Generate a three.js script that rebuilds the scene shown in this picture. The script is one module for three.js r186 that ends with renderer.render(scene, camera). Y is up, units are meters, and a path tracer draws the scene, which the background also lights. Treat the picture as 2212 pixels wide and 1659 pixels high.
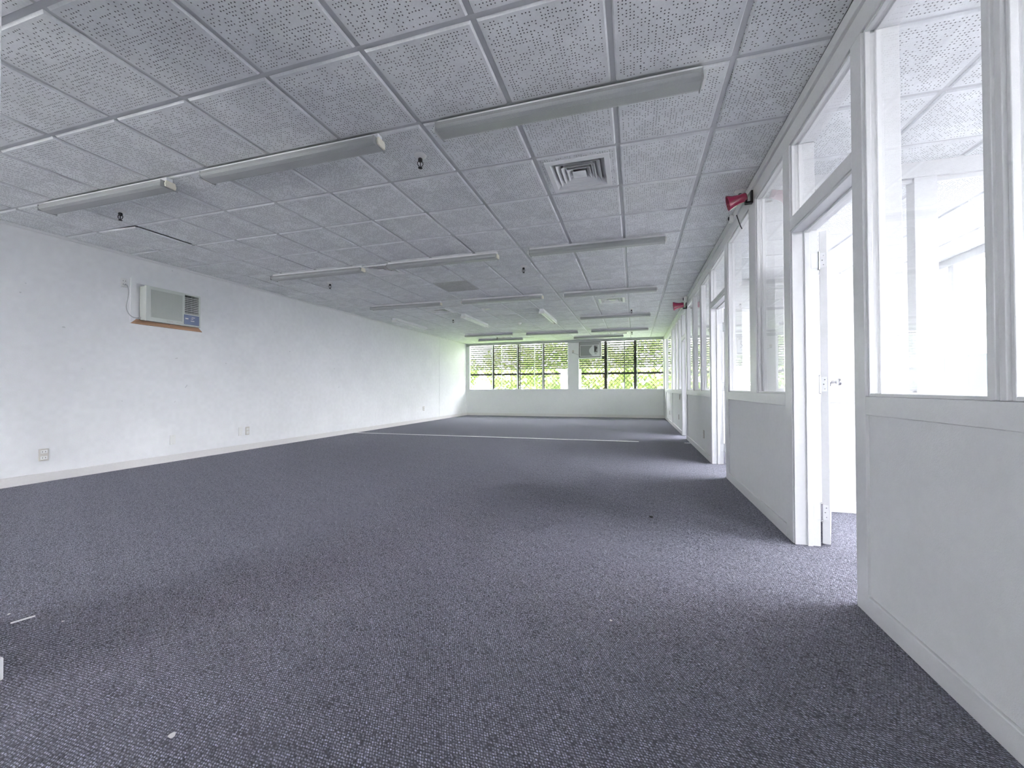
import * as THREE from 'three';
import { RoundedBoxGeometry } from 'three/addons/geometries/RoundedBoxGeometry.js';
import { mergeGeometries } from 'three/addons/utils/BufferGeometryUtils.js';

// Plan: x to the right, y up, depth d ahead of the camera (three's z = -d). Metres.
const H = 2.654, XL = -6.006, XR = 0.944, XI = 1.083, DF = 14.27, XO = 3.97, DR = -3.5;

// ---------------------------------------------------------------- camera, sky, sun, exposure
const scene = new THREE.Scene();
const camera = new THREE.PerspectiveCamera(2 * Math.atan(829.5 / 890.2) * 180 / Math.PI, 2212 / 1659, 0.05, 400);
camera.rotation.order = 'YXZ';
camera.position.set(0, 0.967, 0);
camera.rotation.set(0.0123, 0.2885, -0.0033);
scene.background = new THREE.Color(0.93, 0.942, 1.0);
scene.backgroundIntensity = 3.0;
const sun = new THREE.DirectionalLight(0xfff3e2, 3.5);
sun.position.set(-9, 17, 6);
sun.target.position.set(0, 0, 0);
sun.castShadow = true;
sun.shadow.mapSize.set(2048, 2048);
Object.assign(sun.shadow.camera, { left: -30, right: 30, top: 30, bottom: -30, near: 0.5, far: 90 });
scene.add(sun, sun.target);
const renderer = new THREE.WebGLRenderer({ antialias: true });
renderer.toneMapping = THREE.LinearToneMapping;
renderer.toneMappingExposure = 9.9;
renderer.shadowMap.enabled = true;

// ---------------------------------------------------------------- helpers
let seed = 12345;
const rnd = () => { seed = (seed * 1664525 + 1013904223) >>> 0; return seed / 4294967296; };
const used = {};
const numbered = (n) => { used[n] = (used[n] ?? -1) + 1; return used[n] ? n + '_' + String(used[n]).padStart(3, '0') : n; };
function metric(g) {                                   // uv in metres, by the way each face points
  if (g.index) g = g.toNonIndexed();
  const p = g.attributes.position, uv = new Float32Array(p.count * 2);
  const a = new THREE.Vector3(), b = new THREE.Vector3(), c = new THREE.Vector3();
  for (let i = 0; i < p.count; i += 3) {
    a.fromBufferAttribute(p, i); b.fromBufferAttribute(p, i + 1).sub(a); c.fromBufferAttribute(p, i + 2).sub(a);
    b.cross(c); const ax = Math.abs(b.x), ay = Math.abs(b.y), az = Math.abs(b.z);
    for (let k = 0; k < 3; k++) {
      const x = p.getX(i + k), y = p.getY(i + k), z = p.getZ(i + k), o = (i + k) * 2;
      if (ay >= ax && ay >= az) { uv[o] = x; uv[o + 1] = z; } else if (ax >= az) { uv[o] = z; uv[o + 1] = y; } else { uv[o] = x; uv[o + 1] = y; }
    }
  }
  g.setAttribute('uv', new THREE.BufferAttribute(uv, 2));
  return g;
}
const box = (x0, x1, y0, y1, d0, d1) => { const g = new THREE.BoxGeometry(x1 - x0, y1 - y0, d1 - d0); g.translate((x0 + x1) / 2, (y0 + y1) / 2, -(d0 + d1) / 2); return metric(g); };
const rbox = (x0, x1, y0, y1, d0, d1, r = 0.003) => { const g = new RoundedBoxGeometry(x1 - x0, y1 - y0, d1 - d0, 1, Math.min(r, (x1 - x0) / 2.2, (y1 - y0) / 2.2, (d1 - d0) / 2.2)); g.translate((x0 + x1) / 2, (y0 + y1) / 2, -(d0 + d1) / 2); return metric(g); };
const join = (list) => mergeGeometries(list.map((g) => (g.index ? g.toNonIndexed() : g)));
const tube = (pts, r, seg = 24, rs = 8, closed = false) => new THREE.TubeGeometry(new THREE.CatmullRomCurve3(pts.map((p) => new THREE.Vector3(...p)), closed), seg, r, rs, closed);
const lathe = (pts, seg = 24) => new THREE.LatheGeometry(pts.map((p) => new THREE.Vector2(...p)), seg);
function mesh(name, geo, mat, parent, label) {
  const m = new THREE.Mesh(geo, mat);
  m.name = parent ? name : numbered(name);
  m.castShadow = m.receiveShadow = true;
  if (label) m.userData.label = label;
  (parent ?? scene).add(m);
  return m;
}
function group(name, x = 0, y = 0, d = 0) { const g = new THREE.Group(); g.name = numbered(name); g.position.set(x, y, -d); scene.add(g); return g; }
function tag(o, label, category, grp) { o.userData.label = label; o.userData.category = category; if (grp) o.userData.group = grp; return o; }
function struct(o, label) { o.userData.kind = 'structure'; o.userData.label = label; return o; }
function copyOf(o, name) { const c = o.clone(); c.name = numbered(name); c.userData = {}; scene.add(c); return c; }

// ---------------------------------------------------------------- textures
function data(w, h, f, srgb) {
  const a = new Uint8Array(w * h * 4);
  for (let y = 0; y < h; y++) for (let x = 0; x < w; x++) { const c = f(x, y), o = (y * w + x) * 4; for (let k = 0; k < 3; k++) a[o + k] = Math.max(0, Math.min(255, Math.round((Array.isArray(c) ? c[k] : c) * 255))); a[o + 3] = 255; }
  const t = new THREE.DataTexture(a, w, h, THREE.RGBAFormat);
  t.wrapS = t.wrapT = THREE.RepeatWrapping; t.magFilter = THREE.LinearFilter; t.minFilter = THREE.LinearMipmapLinearFilter; t.generateMipmaps = true;
  if (srgb) t.colorSpace = THREE.SRGBColorSpace;
  t.needsUpdate = true; return t;
}
function lattice(n) { const v = new Float32Array(n * n); for (let i = 0; i < v.length; i++) v[i] = rnd(); return (x, y) => { x = ((x % n) + n) % n; y = ((y % n) + n) % n; const i = Math.floor(x), j = Math.floor(y), u = x - i, w = y - j, s = u * u * (3 - 2 * u), t = w * w * (3 - 2 * w), i1 = (i + 1) % n, j1 = (j + 1) % n; return (v[j * n + i] * (1 - s) + v[j * n + i1] * s) * (1 - t) + (v[j1 * n + i] * (1 - s) + v[j1 * n + i1] * s) * t; }; }
const at = (t, sx, sy = sx) => { const c = t.clone(); c.repeat.set(1 / sx, 1 / sy); c.needsUpdate = true; return c; };

// carpet: looped pile in diagonal rows, flecked light and dark
const NL = 64, CS = 1024, loopTone = Array.from({ length: NL * NL }, () => rnd()), loopHue = Array.from({ length: NL * NL }, () => rnd());
const cn1 = lattice(16), cn2 = lattice(128), cn3 = lattice(6);
function loopAt(x, y) {
  const u = x / CS * NL, v = y / CS * NL, row = Math.floor(v), sh = (row % 2) * 0.5 + 0.25 * cn1(u / 4, v / 4), cu = u + sh, col = Math.floor(cu);
  const id = ((row + NL) % NL) * NL + ((col + NL) % NL), fu = cu - col - 0.5 + (loopHue[id] - 0.5) * 0.34, fv = v - row - 0.5 + (loopHue[(id * 7 + 13) % (NL * NL)] - 0.5) * 0.34;
  const a = fu * 0.8 + fv * 0.6, b = -fu * 0.6 + fv * 0.8;                      // each loop leans
  const r = Math.sqrt((a / (0.46 + 0.2 * loopHue[(id * 3 + 5) % (NL * NL)])) ** 2 + (b / 0.36) ** 2);
  return [Math.max(0, 1 - r * r), id];
}
const carpetMap = data(CS, CS, (x, y) => {                                      // two yarns: pale flecked strands woven through a dark heather ground
  const u = x / CS * NL, v = y / CS * NL, row = Math.floor(v), cu = u + (row % 2) * 0.5, col = Math.floor(cu), id = ((row + NL) % NL) * NL + ((col + NL) % NL), t = loopTone[id];
  const fu = cu - col - 0.5 + (loopHue[id] - 0.5) * 0.3, fv = v - row - 0.5 + (loopHue[(id * 7 + 13) % (NL * NL)] - 0.5) * 0.3, a = fu * 0.8 + fv * 0.6, b = -fu * 0.6 + fv * 0.8;
  const pale = (a / (0.36 + 0.16 * loopHue[(id * 3 + 5) % (NL * NL)])) ** 2 + (b / 0.27) ** 2 < 1 && t > 0.08, g = cn2(x / 8, y / 8), hue = loopHue[id] * 0.03;
  const k = (pale ? 0.58 + 0.26 * t : 0.43) * (0.84 + 0.32 * g);
  return [k * (0.95 + hue), k * (0.955 + hue * 0.6), k * 1.05];
}, true);
const carpetBump = data(CS, CS, (x, y) => { const [h] = loopAt(x, y); return 0.2 + 0.6 * Math.sqrt(h) + 0.2 * cn2(x / 8, y / 8); });

// perforated acoustic tile, one 0.6 m tile: holes on a 36 x 36 grid, about a third left out
const HN = 36, TS = 1152;
function perforated() {
  const holes = Array.from({ length: HN * HN }, () => rnd() < 0.6 ? [0.5 + (rnd() - 0.5) * 0.16, 0.5 + (rnd() - 0.5) * 0.16, 0.165 + 0.03 * rnd()] : null), n = lattice(96), n2 = lattice(7);
  const inHole = (x, y) => { const u = x / TS * HN, v = y / TS * HN, i = Math.floor(u), j = Math.floor(v), h = i > 1 && j > 1 && i < HN - 2 && j < HN - 2 ? holes[j * HN + i] : null; return h ? Math.max(0, Math.min(1, (h[2] - Math.hypot(u - i - h[0], v - j - h[1])) * 14 + 0.5)) : 0; };
  return [data(TS, TS, (x, y) => { const k = inHole(x, y), p = 0.925 + 0.03 * (n(x / 12, y / 12) - 0.5) + 0.05 * (n2(x / TS * 7, y / TS * 7) - 0.5), c = p * (1 - k) + 0.36 * k; return [c * 0.985, c * 0.995, c]; }, true),
    data(TS, TS, (x, y) => 0.72 + 0.12 * n(x / 12, y / 12) - 0.7 * inHole(x, y))];
}
const [perfMap, perfBump] = perforated();
perfMap.offset.set(0.5, 0.5); perfMap.repeat.set(1 / 0.6, 1 / 0.6); perfBump.offset.set(0.5, 0.5); perfBump.repeat.set(1 / 0.6, 1 / 0.6);

const pn1 = lattice(64), pn2 = lattice(256), pn3 = lattice(9);
const paintBump = data(512, 512, (x, y) => 0.5 + 0.35 * (pn1(x / 8, y / 8) - 0.5) + 0.5 * (pn2(x / 2, y / 2) - 0.5));
const paintMap = data(512, 512, (x, y) => { const p = 0.95 + 0.008 * (pn3(x / 512 * 9, y / 512 * 9) - 0.5) + 0.012 * (pn1(x / 8, y / 8) - 0.5); return [p, p, p]; }, true);
const marks = Array.from({ length: 26 }, () => [rnd() * 1024, rnd() * 1024, 0.8 + rnd() * 1.6, 0.02 + 0.09 * rnd(), 1 + 4 * rnd() * rnd(), rnd() * 3.1]);
const scuffMap = data(1024, 1024, (x, y) => {
  let p = 0.955 + 0.022 * (pn3(x / 1024 * 9, y / 1024 * 9) - 0.5) + 0.02 * (pn1(x / 16, y / 16) - 0.5);
  for (const [a, b, r, k, l, t] of marks) { const dx = x - a, dy = y - b; if (Math.abs(dx) < 20 && Math.abs(dy) < 20) { const u = (dx * Math.cos(t) + dy * Math.sin(t)) / l, v = -dx * Math.sin(t) + dy * Math.cos(t); if (u * u + v * v < r * r) p -= k; } }
  return [p * 0.995, p * 0.997, p];
}, true);
const wn = lattice(32);
const woodMap = data(512, 512, (x, y) => { const s = wn(x / 512 * 4, y / 512 * 32) * 0.6 + 0.4 * wn(x / 512 * 2 + 9, y / 512 * 32 * 0.5 + 3), k = 0.72 + 0.28 * s; return [0.80 * k, 0.63 * k, 0.50 * k]; }, true);
const meshGrain = data(256, 256, (x, y) => { const u = (x % 16) / 16 - 0.5, v = (y % 16) / 16 - 0.5; return 0.8 - 0.7 * Math.exp(-(u * u + v * v) * 22) + 0.1 * (pn1(x / 4, y / 4) - 0.5); });
const ribBump = data(64, 256, (x, y) => 0.5 + 0.3 * Math.sin(y / 256 * Math.PI * 2 * 32) + 0.3 * Math.sin(x / 64 * Math.PI * 2 * 8));

// ---------------------------------------------------------------- materials
const S = (o) => new THREE.MeshStandardMaterial(o), P = (o) => new THREE.MeshPhysicalMaterial(o);
const lin = (r, g, b) => new THREE.Color().setRGB(r, g, b);
const M = {
  carpet: S({ map: at(carpetMap, 0.52), bumpMap: at(carpetBump, 0.52), bumpScale: 0.006, roughness: 0.97, color: lin(0.97, 0.97, 0.98) }),
  tile: S({ map: perfMap, bumpMap: perfBump, bumpScale: 0.002, roughness: 0.95 }),
  stainedTile: S({ map: perfMap, bumpMap: perfBump, bumpScale: 0.002, roughness: 0.95, color: lin(0.62, 0.62, 0.60) }),
  gridBar: S({ color: lin(0.62, 0.63, 0.64), roughness: 0.6 }),
  plaster: S({ map: at(scuffMap, 3.1), bumpMap: at(paintBump, 0.32), bumpScale: 0.0006, roughness: 0.75, color: lin(0.95, 0.95, 0.95) }),
  wall: S({ map: at(paintMap, 1.4), bumpMap: at(paintBump, 0.30), bumpScale: 0.0008, roughness: 0.7, color: lin(0.88, 0.89, 0.89) }),
  gloss: S({ map: at(paintMap, 0.9), bumpMap: at(paintBump, 0.22), bumpScale: 0.0004, roughness: 0.38, color: lin(0.86, 0.865, 0.87) }),
  skirt: S({ map: at(paintMap, 0.9), bumpMap: at(paintBump, 0.22), bumpScale: 0.0005, roughness: 0.5, color: lin(0.82, 0.80, 0.785) }),
  glass: P({ color: 0xffffff, transmission: 1, roughness: 0, thickness: 0, ior: 1.5 }),
  alu: S({ color: lin(0.78, 0.80, 0.80), roughness: 0.45, metalness: 0.1 }),
  rail: S({ color: lin(0.42, 0.44, 0.44), roughness: 0.4, metalness: 0.5 }),
  black: S({ color: lin(0.012, 0.012, 0.013), roughness: 0.45 }),
  wire: P({ color: lin(0.03, 0.03, 0.028), roughness: 0.7, specularIntensity: 0.3 }),
  louvre: P({ color: lin(0.085, 0.09, 0.085), roughness: 0.8, specularIntensity: 0.3 }),
  whiteMetal: S({ color: lin(0.86, 0.87, 0.88), roughness: 0.35 }),
  acrylic: P({ color: lin(0.54, 0.56, 0.56), roughness: 0.42, transmission: 0.3, thickness: 0, bumpMap: at(ribBump, 0.05, 0.2), bumpScale: 0.0015 }),
  cream: S({ color: lin(0.86, 0.83, 0.70), roughness: 0.5 }),
  phosphor: S({ color: lin(0.85, 0.87, 0.87), roughness: 0.3 }),
  whitePlastic: S({ color: lin(0.82, 0.82, 0.80), roughness: 0.35 }),
  beige: S({ color: lin(0.60, 0.57, 0.52), roughness: 0.5 }),
  acBody: S({ color: lin(0.62, 0.65, 0.60), roughness: 0.45 }),
  acGrille: S({ color: lin(0.50, 0.53, 0.48), roughness: 0.6, bumpMap: at(meshGrain, 0.13), bumpScale: 0.004 }),
  acGrey: S({ color: lin(0.30, 0.31, 0.30), roughness: 0.6, bumpMap: at(meshGrain, 0.13), bumpScale: 0.004 }),
  acWhite: S({ color: lin(0.66, 0.68, 0.67), roughness: 0.4 }),
  blue: S({ color: lin(0.17, 0.21, 0.34), roughness: 0.25 }),
  wood: S({ map: at(woodMap, 0.5), roughness: 0.75 }),
  horn: P({ color: lin(0.27, 0.005, 0.052), roughness: 0.25, clearcoat: 0.7, clearcoatRoughness: 0.1 }),
  chrome: S({ color: lin(0.72, 0.72, 0.72), roughness: 0.18, metalness: 1 }),
  knob: S({ color: lin(0.45, 0.45, 0.46), roughness: 0.3, metalness: 1 }),
  cable: S({ color: lin(0.42, 0.43, 0.43), roughness: 0.5 }),
  strip: S({ color: lin(0.88, 0.88, 0.89), roughness: 0.4 }),
  paper: S({ color: lin(0.88, 0.88, 0.86), roughness: 0.8 }),
  concrete: S({ color: lin(0.60, 0.60, 0.58), roughness: 0.9 }),
  asphalt: S({ color: lin(0.16, 0.16, 0.16), roughness: 0.9 }),
  grass: S({ color: lin(0.16, 0.25, 0.07), roughness: 1 }),
  bark: S({ color: lin(0.12, 0.09, 0.06), roughness: 0.95 }),
  leafA: P({ color: lin(0.15, 0.21, 0.06), roughness: 0.9, specularIntensity: 0.3, transmission: 0.4, thickness: 0, side: THREE.DoubleSide }),
  leafB: P({ color: lin(0.20, 0.25, 0.09), roughness: 0.9, specularIntensity: 0.3, transmission: 0.4, thickness: 0, side: THREE.DoubleSide }),
  fence: P({ color: lin(0.030, 0.046, 0.074), roughness: 1, specularIntensity: 0.1 }),
};

// ================================================================ SETTING
struct(mesh('floor', box(XL - 0.2, XO + 0.2, -0.2, 0, DR - 0.2, DF + 0.15), M.carpet), 'charcoal looped pile carpet covering the whole floor');

// ---------------------------------------------------------------- ceilings: bevelled perforated tiles in a recessed grid
function tileGeo(w, l, hole = 0) {                     // w along x, l along depth; face at y = 0
  const a = w / 2 - 0.022, b = l / 2 - 0.022, a1 = w / 2 - 0.013, b1 = l / 2 - 0.013, t = 0.013, T = 0.022;
  const lo = [[-a, 0, -b], [a, 0, -b], [a, 0, b], [-a, 0, b]], mid = [[-a1, t, -b1], [a1, t, -b1], [a1, t, b1], [-a1, t, b1]];
  const v = []; const quad = (p, q, r, s) => v.push(...p, ...q, ...r, ...p, ...r, ...s);
  if (hole) { const h = hole, ho = [[-h, 0, -h], [h, 0, -h], [h, 0, h], [-h, 0, h]], hi = ho.map(([x, , z]) => [x, T, z]); for (let k = 0; k < 4; k++) { const n = (k + 1) % 4; quad(lo[k], lo[n], ho[n], ho[k]); quad(ho[k], ho[n], hi[n], hi[k]); quad(mid[n], mid[k], hi[k], hi[n]); } } else { quad(...lo); quad(mid[3], mid[2], mid[1], mid[0]); }
  for (let k = 0; k < 4; k++) { const n = (k + 1) % 4; quad(lo[n], lo[k], mid[k], mid[n]); }
  const g = new THREE.BufferGeometry(); g.setAttribute('position', new THREE.Float32BufferAttribute(v, 3)); g.computeVertexNormals();
  const uv = []; for (let k = 0; k < v.length; k += 3) uv.push(v[k], v[k + 2]); g.setAttribute('uv', new THREE.Float32BufferAttribute(uv, 2)); return g;
}
const tileCache = {};
const tileOf = (w, l, hole) => (tileCache[[w.toFixed(3), l.toFixed(3), hole]] ??= tileGeo(w, l, hole));
function ceilingField(root, xs, ds, special, from) {   // xs and ds: grid lines
  const hidden = [];
  for (let i = 0; i + 1 < xs.length; i++) for (let j = 0; j + 1 < ds.length; j++) {
    const w = xs[i + 1] - xs[i], l = ds[j + 1] - ds[j], cx = (xs[i] + xs[i + 1]) / 2, cd = (ds[j] + ds[j + 1]) / 2, full = w > 0.595 && l > 0.595;
    const s = special?.(cx, cd); if (s === 'open') continue;
    if (ds[j + 1] < from) { hidden.push(tileOf(w, l, 0).clone().translate(cx, H, -cd)); continue; }
    const m = mesh('ceiling_tile', tileOf(w, l, s === 'vent' ? 0.215 : 0), s === 'stained' ? M.stainedTile : M.tile, root);
    m.position.set(cx, H + (rnd() - 0.5) * 0.0016, -cd);
    m.rotation.set((rnd() - 0.5) * 0.004, full ? Math.floor(rnd() * 4) * Math.PI / 2 : 0, (rnd() - 0.5) * 0.004);
    if (s === 'stained') m.userData.label = 'darker stained tile';
    if (s === 'sagging') { m.rotation.set(0, 0, -0.028); m.position.y -= 0.006; m.userData.label = 'tile hanging slightly out of its grid'; }
  }
  if (hidden.length) { const m = mesh('ceiling_tile', join(hidden), M.tile, root); m.userData.kind = 'stuff'; }
  const x0 = xs[0], x1 = xs.at(-1), d0 = ds[0], d1 = ds.at(-1);
  for (const x of xs) mesh('grid_bar', box(x - 0.0135, x + 0.0135, H + 0.0110, H + 0.018, d0, d1), M.gridBar, root);
  for (const d of ds) mesh('grid_bar', box(x0, x1, H + 0.0105, H + 0.0175, d - 0.0135, d + 0.0135), M.gridBar, root);
}
const ventSpots = [[-0.399, 3.231], [-3.399, 5.031], [-3.999, 8.031], [-0.399, 8.031], [-3.999, 12.831], [-0.399, 12.831]];
const near = (a, b, c, d) => Math.abs(a - c) < 0.2 && Math.abs(b - d) < 0.2;
const xs = [XL]; for (let k = 10; k >= 0; k--) xs.push(0.5013 - 0.6 * k); xs.push(XR);
const ds = []; for (let j = -8; 1.731 + 0.6 * j < DF - 0.1; j++) ds.push(1.731 + 0.6 * j); ds.push(DF);
const ceil = group('ceiling');
struct(ceil, 'suspended ceiling of white perforated acoustic tiles in a metal grid');
mesh('soffit_slab', box(XL - 0.7, XO + 1.2, H + 0.90, H + 1.05, DR - 1.3, DF + 0.75), M.concrete, ceil);
ceilingField(ceil, xs, ds, (x, d) => ventSpots.some((v) => near(x, d, ...v)) ? 'vent' : near(x, d, -2.8, 10.23) ? 'stained' : near(x, d, -2.8, 6.23) ? 'stained' : near(x, d, -5.2, 3.23) ? 'sagging' : '', 0.9);
const ceilB = group('ceiling');
struct(ceilB, 'suspended tile ceiling over the glazed offices');
const xsB = [XI]; for (const x of [1.70, 2.30, 2.90, 3.50]) xsB.push(x); xsB.push(XO);
ceilingField(ceilB, xsB, ds, null, 0.9);

// ---------------------------------------------------------------- outer walls
const wl = group('wall_left'); struct(wl, 'long white plasterboard wall on the left');
for (const [y0, y1, a, b] of [[0, 1.856, DR - 0.15, DF + 0.15], [2.276, H + 0.90, DR - 0.15, DF + 0.15], [1.856, 2.276, DR - 0.15, 3.653], [1.856, 2.276, 4.307, DF + 0.15]]) mesh('plasterboard', box(XL - 0.2, XL, y0, y1, a, b), M.plaster, wl);
mesh('joint_cover', box(XL, XL + 0.004, 0.1, H - 0.03, 12.02, 12.06), M.plaster, wl);
struct(mesh('baseboard_left', rbox(XL, XL + 0.014, 0, 0.095, DR, DF, 0.004), M.skirt), 'low painted skirting board along the left wall');
struct(mesh('trim_1', rbox(XL, XL + 0.018, H - 0.026, H + 0.004, DR, DF, 0.004), M.gloss), 'thin white cornice strip where left wall meets ceiling');

const wn_ = group('wall_near'); struct(wn_, 'white wall nib just left of the camera');
mesh('wall_stub', box(-2.65, -2.065, 0, H + 0.90, 0.70, 0.84), M.wall, wn_);
mesh('skirting', rbox(-2.70, -2.030, 0, 0.075, 0.685, 0.850, 0.005), M.gloss, wn_);

const wr = group('wall_rear'); struct(wr, 'rear wall with a wide window behind the camera');
for (const [a, b, y0, y1] of [[XL - 0.2, -5.6, 0, H + 0.90], [-3.9, XO + 0.2, 0, H + 0.90], [-5.6, -3.9, 2.50, H + 0.90], [-5.6, -3.9, 0, 0.9]]) mesh('wall_piece', box(a, b, y0, y1, DR - 0.15, DR), M.wall, wr);
for (let k = 0; k < 3; k++) { const x = -5.6 + 0.85 * k; mesh('mullion', rbox(x - 0.03, x + 0.03, 0.9, 2.50, DR - 0.11, DR - 0.04, 0.003), M.alu, wr); if (k < 2) mesh('glass_pane', box(x + 0.03, x + 0.85 - 0.03, 0.9, 2.50, DR - 0.078, DR - 0.073), M.glass, wr); }

const wf = group('wall_far'); struct(wf, 'far white wall with two wide windows');
mesh('lower_wall', box(XL - 0.2, XO + 0.2, 0, 0.93, DF, DF + 0.15), M.wall, wf);
mesh('head_wall', box(XL - 0.2, XO + 0.2, 2.63, H + 0.90, DF, DF + 0.15), M.wall, wf);
mesh('pier', box(-2.18, -1.87, 0.93, 2.63, DF, DF + 0.15), M.wall, wf);
mesh('pier', box(XL - 0.2, -5.93, 0.93, 2.63, DF, DF + 0.15), M.wall, wf);
mesh('pier', box(0.95, XO + 0.2, 0.93, 2.63, DF, DF + 0.15), M.wall, wf);
struct(mesh('baseboard_far', rbox(XL + 0.014, XR - 0.012, 0, 0.10, DF - 0.016, DF, 0.004), M.skirt), 'white skirting board under the far windows');
const pel = group('trim'); pel.name = 'trim_2'; struct(pel, 'grey double curtain rail above the far windows');
mesh('rail', rbox(XL + 0.02, XR - 0.03, 2.60, 2.652, DF - 0.06, DF - 0.004, 0.004), M.rail, pel);
mesh('rail', rbox(XL + 0.02, XR - 0.03, 2.565, 2.595, DF - 0.04, DF - 0.004, 0.004), M.rail, pel);
struct(mesh('trim_3', rbox(XR - 0.03, XR - 0.006, 0.1, 2.6, DF - 0.05, DF - 0.002, 0.006), M.gloss), 'pale vertical strip in the far right corner');

// outer wall of the offices: a sill wall, a head and mullions between big panes
const wo = group('wall_outer'); struct(wo, 'outer office wall with a long band of windows');
mesh('sill_wall', box(XO, XO + 0.15, 0, 0.90, DR, DF), M.wall, wo);
mesh('head_wall', box(XO, XO + 0.15, 2.56, H + 0.90, DR, DF), M.wall, wo);
mesh('sill_board', rbox(XO - 0.05, XO + 0.02, 0.86, 0.90, DR, DF, 0.004), M.gloss, wo);
const md = [-3.46, -1.8, -0.2, 1.6, 3.85, 5.3, 6.79, 8.9, 11.4, 14.1];
mesh('pier', box(XO, XO + 0.15, 0.90, 2.56, -0.2, 1.6), M.wall, wo);
for (let k = 0; k < 9; k++) if (k !== 2) mesh('glass_pane', box(XO + 0.07, XO + 0.075, 0.90, 2.56, md[k] + 0.05, md[k + 1] - 0.05), M.glass, wo);
for (let k = 0; k <= 9; k++) { const d = md[k]; mesh('mullion', rbox(XO + 0.01, XO + 0.14, 0.90, 2.56, d - 0.05, d + 0.05, 0.004), M.gloss, wo); }
let winN = 0;
const winGroup = (label) => { const g = group('window_x'); g.name = 'window_' + (++winN); return struct(g, label); };

// ---------------------------------------------------------------- far windows
function diamonds(x0, x1, y0, y1, d, skip) {
  const out = [], px = 0.135, py = 0.15, w = x1 - x0, h = y1 - y0, n = Math.ceil((w / px + h / py)) + 1;
  for (const s of [1, -1]) for (let k = -1; k <= n; k++) {
    let ax = x0 + k * px * (s > 0 ? 1 : 1) - (s > 0 ? h / py * px : 0), ay = s > 0 ? y0 : y1, dx = px, dy = py * s;
    let t0 = 0, t1 = h / py; if (s < 0) { ax = x0 + k * px - h / py * px; }
    t0 = Math.max(t0, (x0 - ax) / dx); t1 = Math.min(t1, (x1 - ax) / dx);
    if (t1 - t0 < 0.05) continue;
    const p = [ax + dx * t0, ay + dy * t0], q = [ax + dx * t1, ay + dy * t1], L = Math.hypot(q[0] - p[0], q[1] - p[1]);
    const g = new THREE.BoxGeometry(L, 0.013, 0.008); g.rotateZ(Math.atan2(q[1] - p[1], q[0] - p[0])); g.translate((p[0] + q[0]) / 2, (p[1] + q[1]) / 2, -d); out.push(g);
  }
  return join(out);
}
function farWindow(label, x0, x1, y0, y1, bars, yBar, stiles) {
  const g = winGroup(label), d = DF;
  for (const [a, b, c, e] of [[x0 - 0.03, x1 + 0.03, y0 - 0.045, y0], [x0 - 0.03, x1 + 0.03, y1, y1 + 0.045], [x0 - 0.03, x0 + 0.01, y0, y1], [x1 - 0.01, x1 + 0.03, y0, y1]]) mesh('frame', rbox(a, b, c, e, d - 0.012, d + 0.10, 0.004), M.alu, g);
  const cut = [x0 + 0.01, ...stiles, x1 - 0.01];
  for (let k = 0; k + 1 < cut.length; k++) mesh('glass_pane', box(cut[k], cut[k + 1], y0, y1, d + 0.048, d + 0.053), M.glass, g);
  for (const x of stiles) mesh('sash_stile', rbox(x - 0.012, x + 0.012, y0, y1, d + 0.03, d + 0.07, 0.003), M.alu, g);
  for (const x of bars) mesh('security_bar', box(x - 0.045, x + 0.045, y0, y1, d + 0.105, d + 0.135), M.black, g, 'black vertical bar of the security screen');
  mesh('security_bar', box(x0, x1, yBar - 0.035, yBar + 0.035, d + 0.106, d + 0.136), M.black, g, 'black horizontal bar of the security screen');
  const m = mesh('diamond_mesh', diamonds(x0, x1, y0, y1, d + 0.115), M.wire, g, 'fine diamond grille of the security screen'); m.userData.kind = 'stuff';
  return g;
}
farWindow('wide far window left of the pier, four panels', -5.89, -2.21, 0.965, 2.59, [-4.995, -4.042, -3.107], 1.503, [-5.0, -4.64, -4.05, -3.41, -3.11]);
const w2 = farWindow('far window with air conditioner in its upper corner', -1.84, 0.92, 0.965, 2.58, [-0.93, 0.031], 1.49, [-0.86, 0.10]);
mesh('security_bar', box(-1.10, -0.95, 2.02, 2.07, DF + 0.104, DF + 0.134), M.black, w2, 'short black bar beside the air conditioner');
for (const [a, b, c, e] of [[-1.84, -1.06, 2.005, 2.045], [-1.10, -1.06, 2.045, 2.58]]) mesh('unit_frame', rbox(a, b, c, e, DF - 0.01, DF + 0.09, 0.003), M.alu, w2);

// ---------------------------------------------------------------- right partition
const wp = group('wall_right'); struct(wp, 'long white timber partition with glazed upper half');
const posts = [[DR, -3.42], [-1.9, -1.82], [-0.55, -0.47], [0.55, 0.63], [2.115, 2.205], [2.975, 3.09], [4.79, 4.925], [5.82, 5.90], [8.34, 8.475], [9.19, 9.28], [11.46, 11.75], [13.57, DF]];
for (const [a, b] of posts) mesh('post', rbox(XR, XI, 0, 2.50, a, b, 0.003), M.gloss, wp);
const muls = [[1.417, 1.482], [3.74, 3.93], [6.615, 6.705], [7.434, 7.548], [9.824, 10.028], [10.519, 10.753]];
for (const [a, b] of muls) mesh('mullion', rbox(XR, XI, 0.93, 2.50, a, b, 0.003), M.gloss, wp);
mesh('mullion_bead', rbox(XR - 0.009, XR + 0.002, 0.932, 2.497, 1.438, 1.449, 0.003), M.gloss, wp);
const bays = [[DR + 0.08, -1.9], [-1.82, -0.55], [-0.47, 0.55], [0.63, 2.115], [3.09, 4.79], [5.90, 8.34], [9.28, 11.46], [11.75, 13.57]];
for (const [a, b] of bays) {
  mesh('sill_rail', rbox(XR, XI, 0.852, 0.93, a, b, 0.003), M.gloss, wp);
  mesh('lower_panel', box(XR + 0.012, XI - 0.012, 0, 0.852, a, b), M.wall, wp);
  mesh('skirting', rbox(XR - 0.002, XR + 0.014, 0, 0.083, a - 0.001, b + 0.001, 0.005), M.gloss, wp);
}
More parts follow.
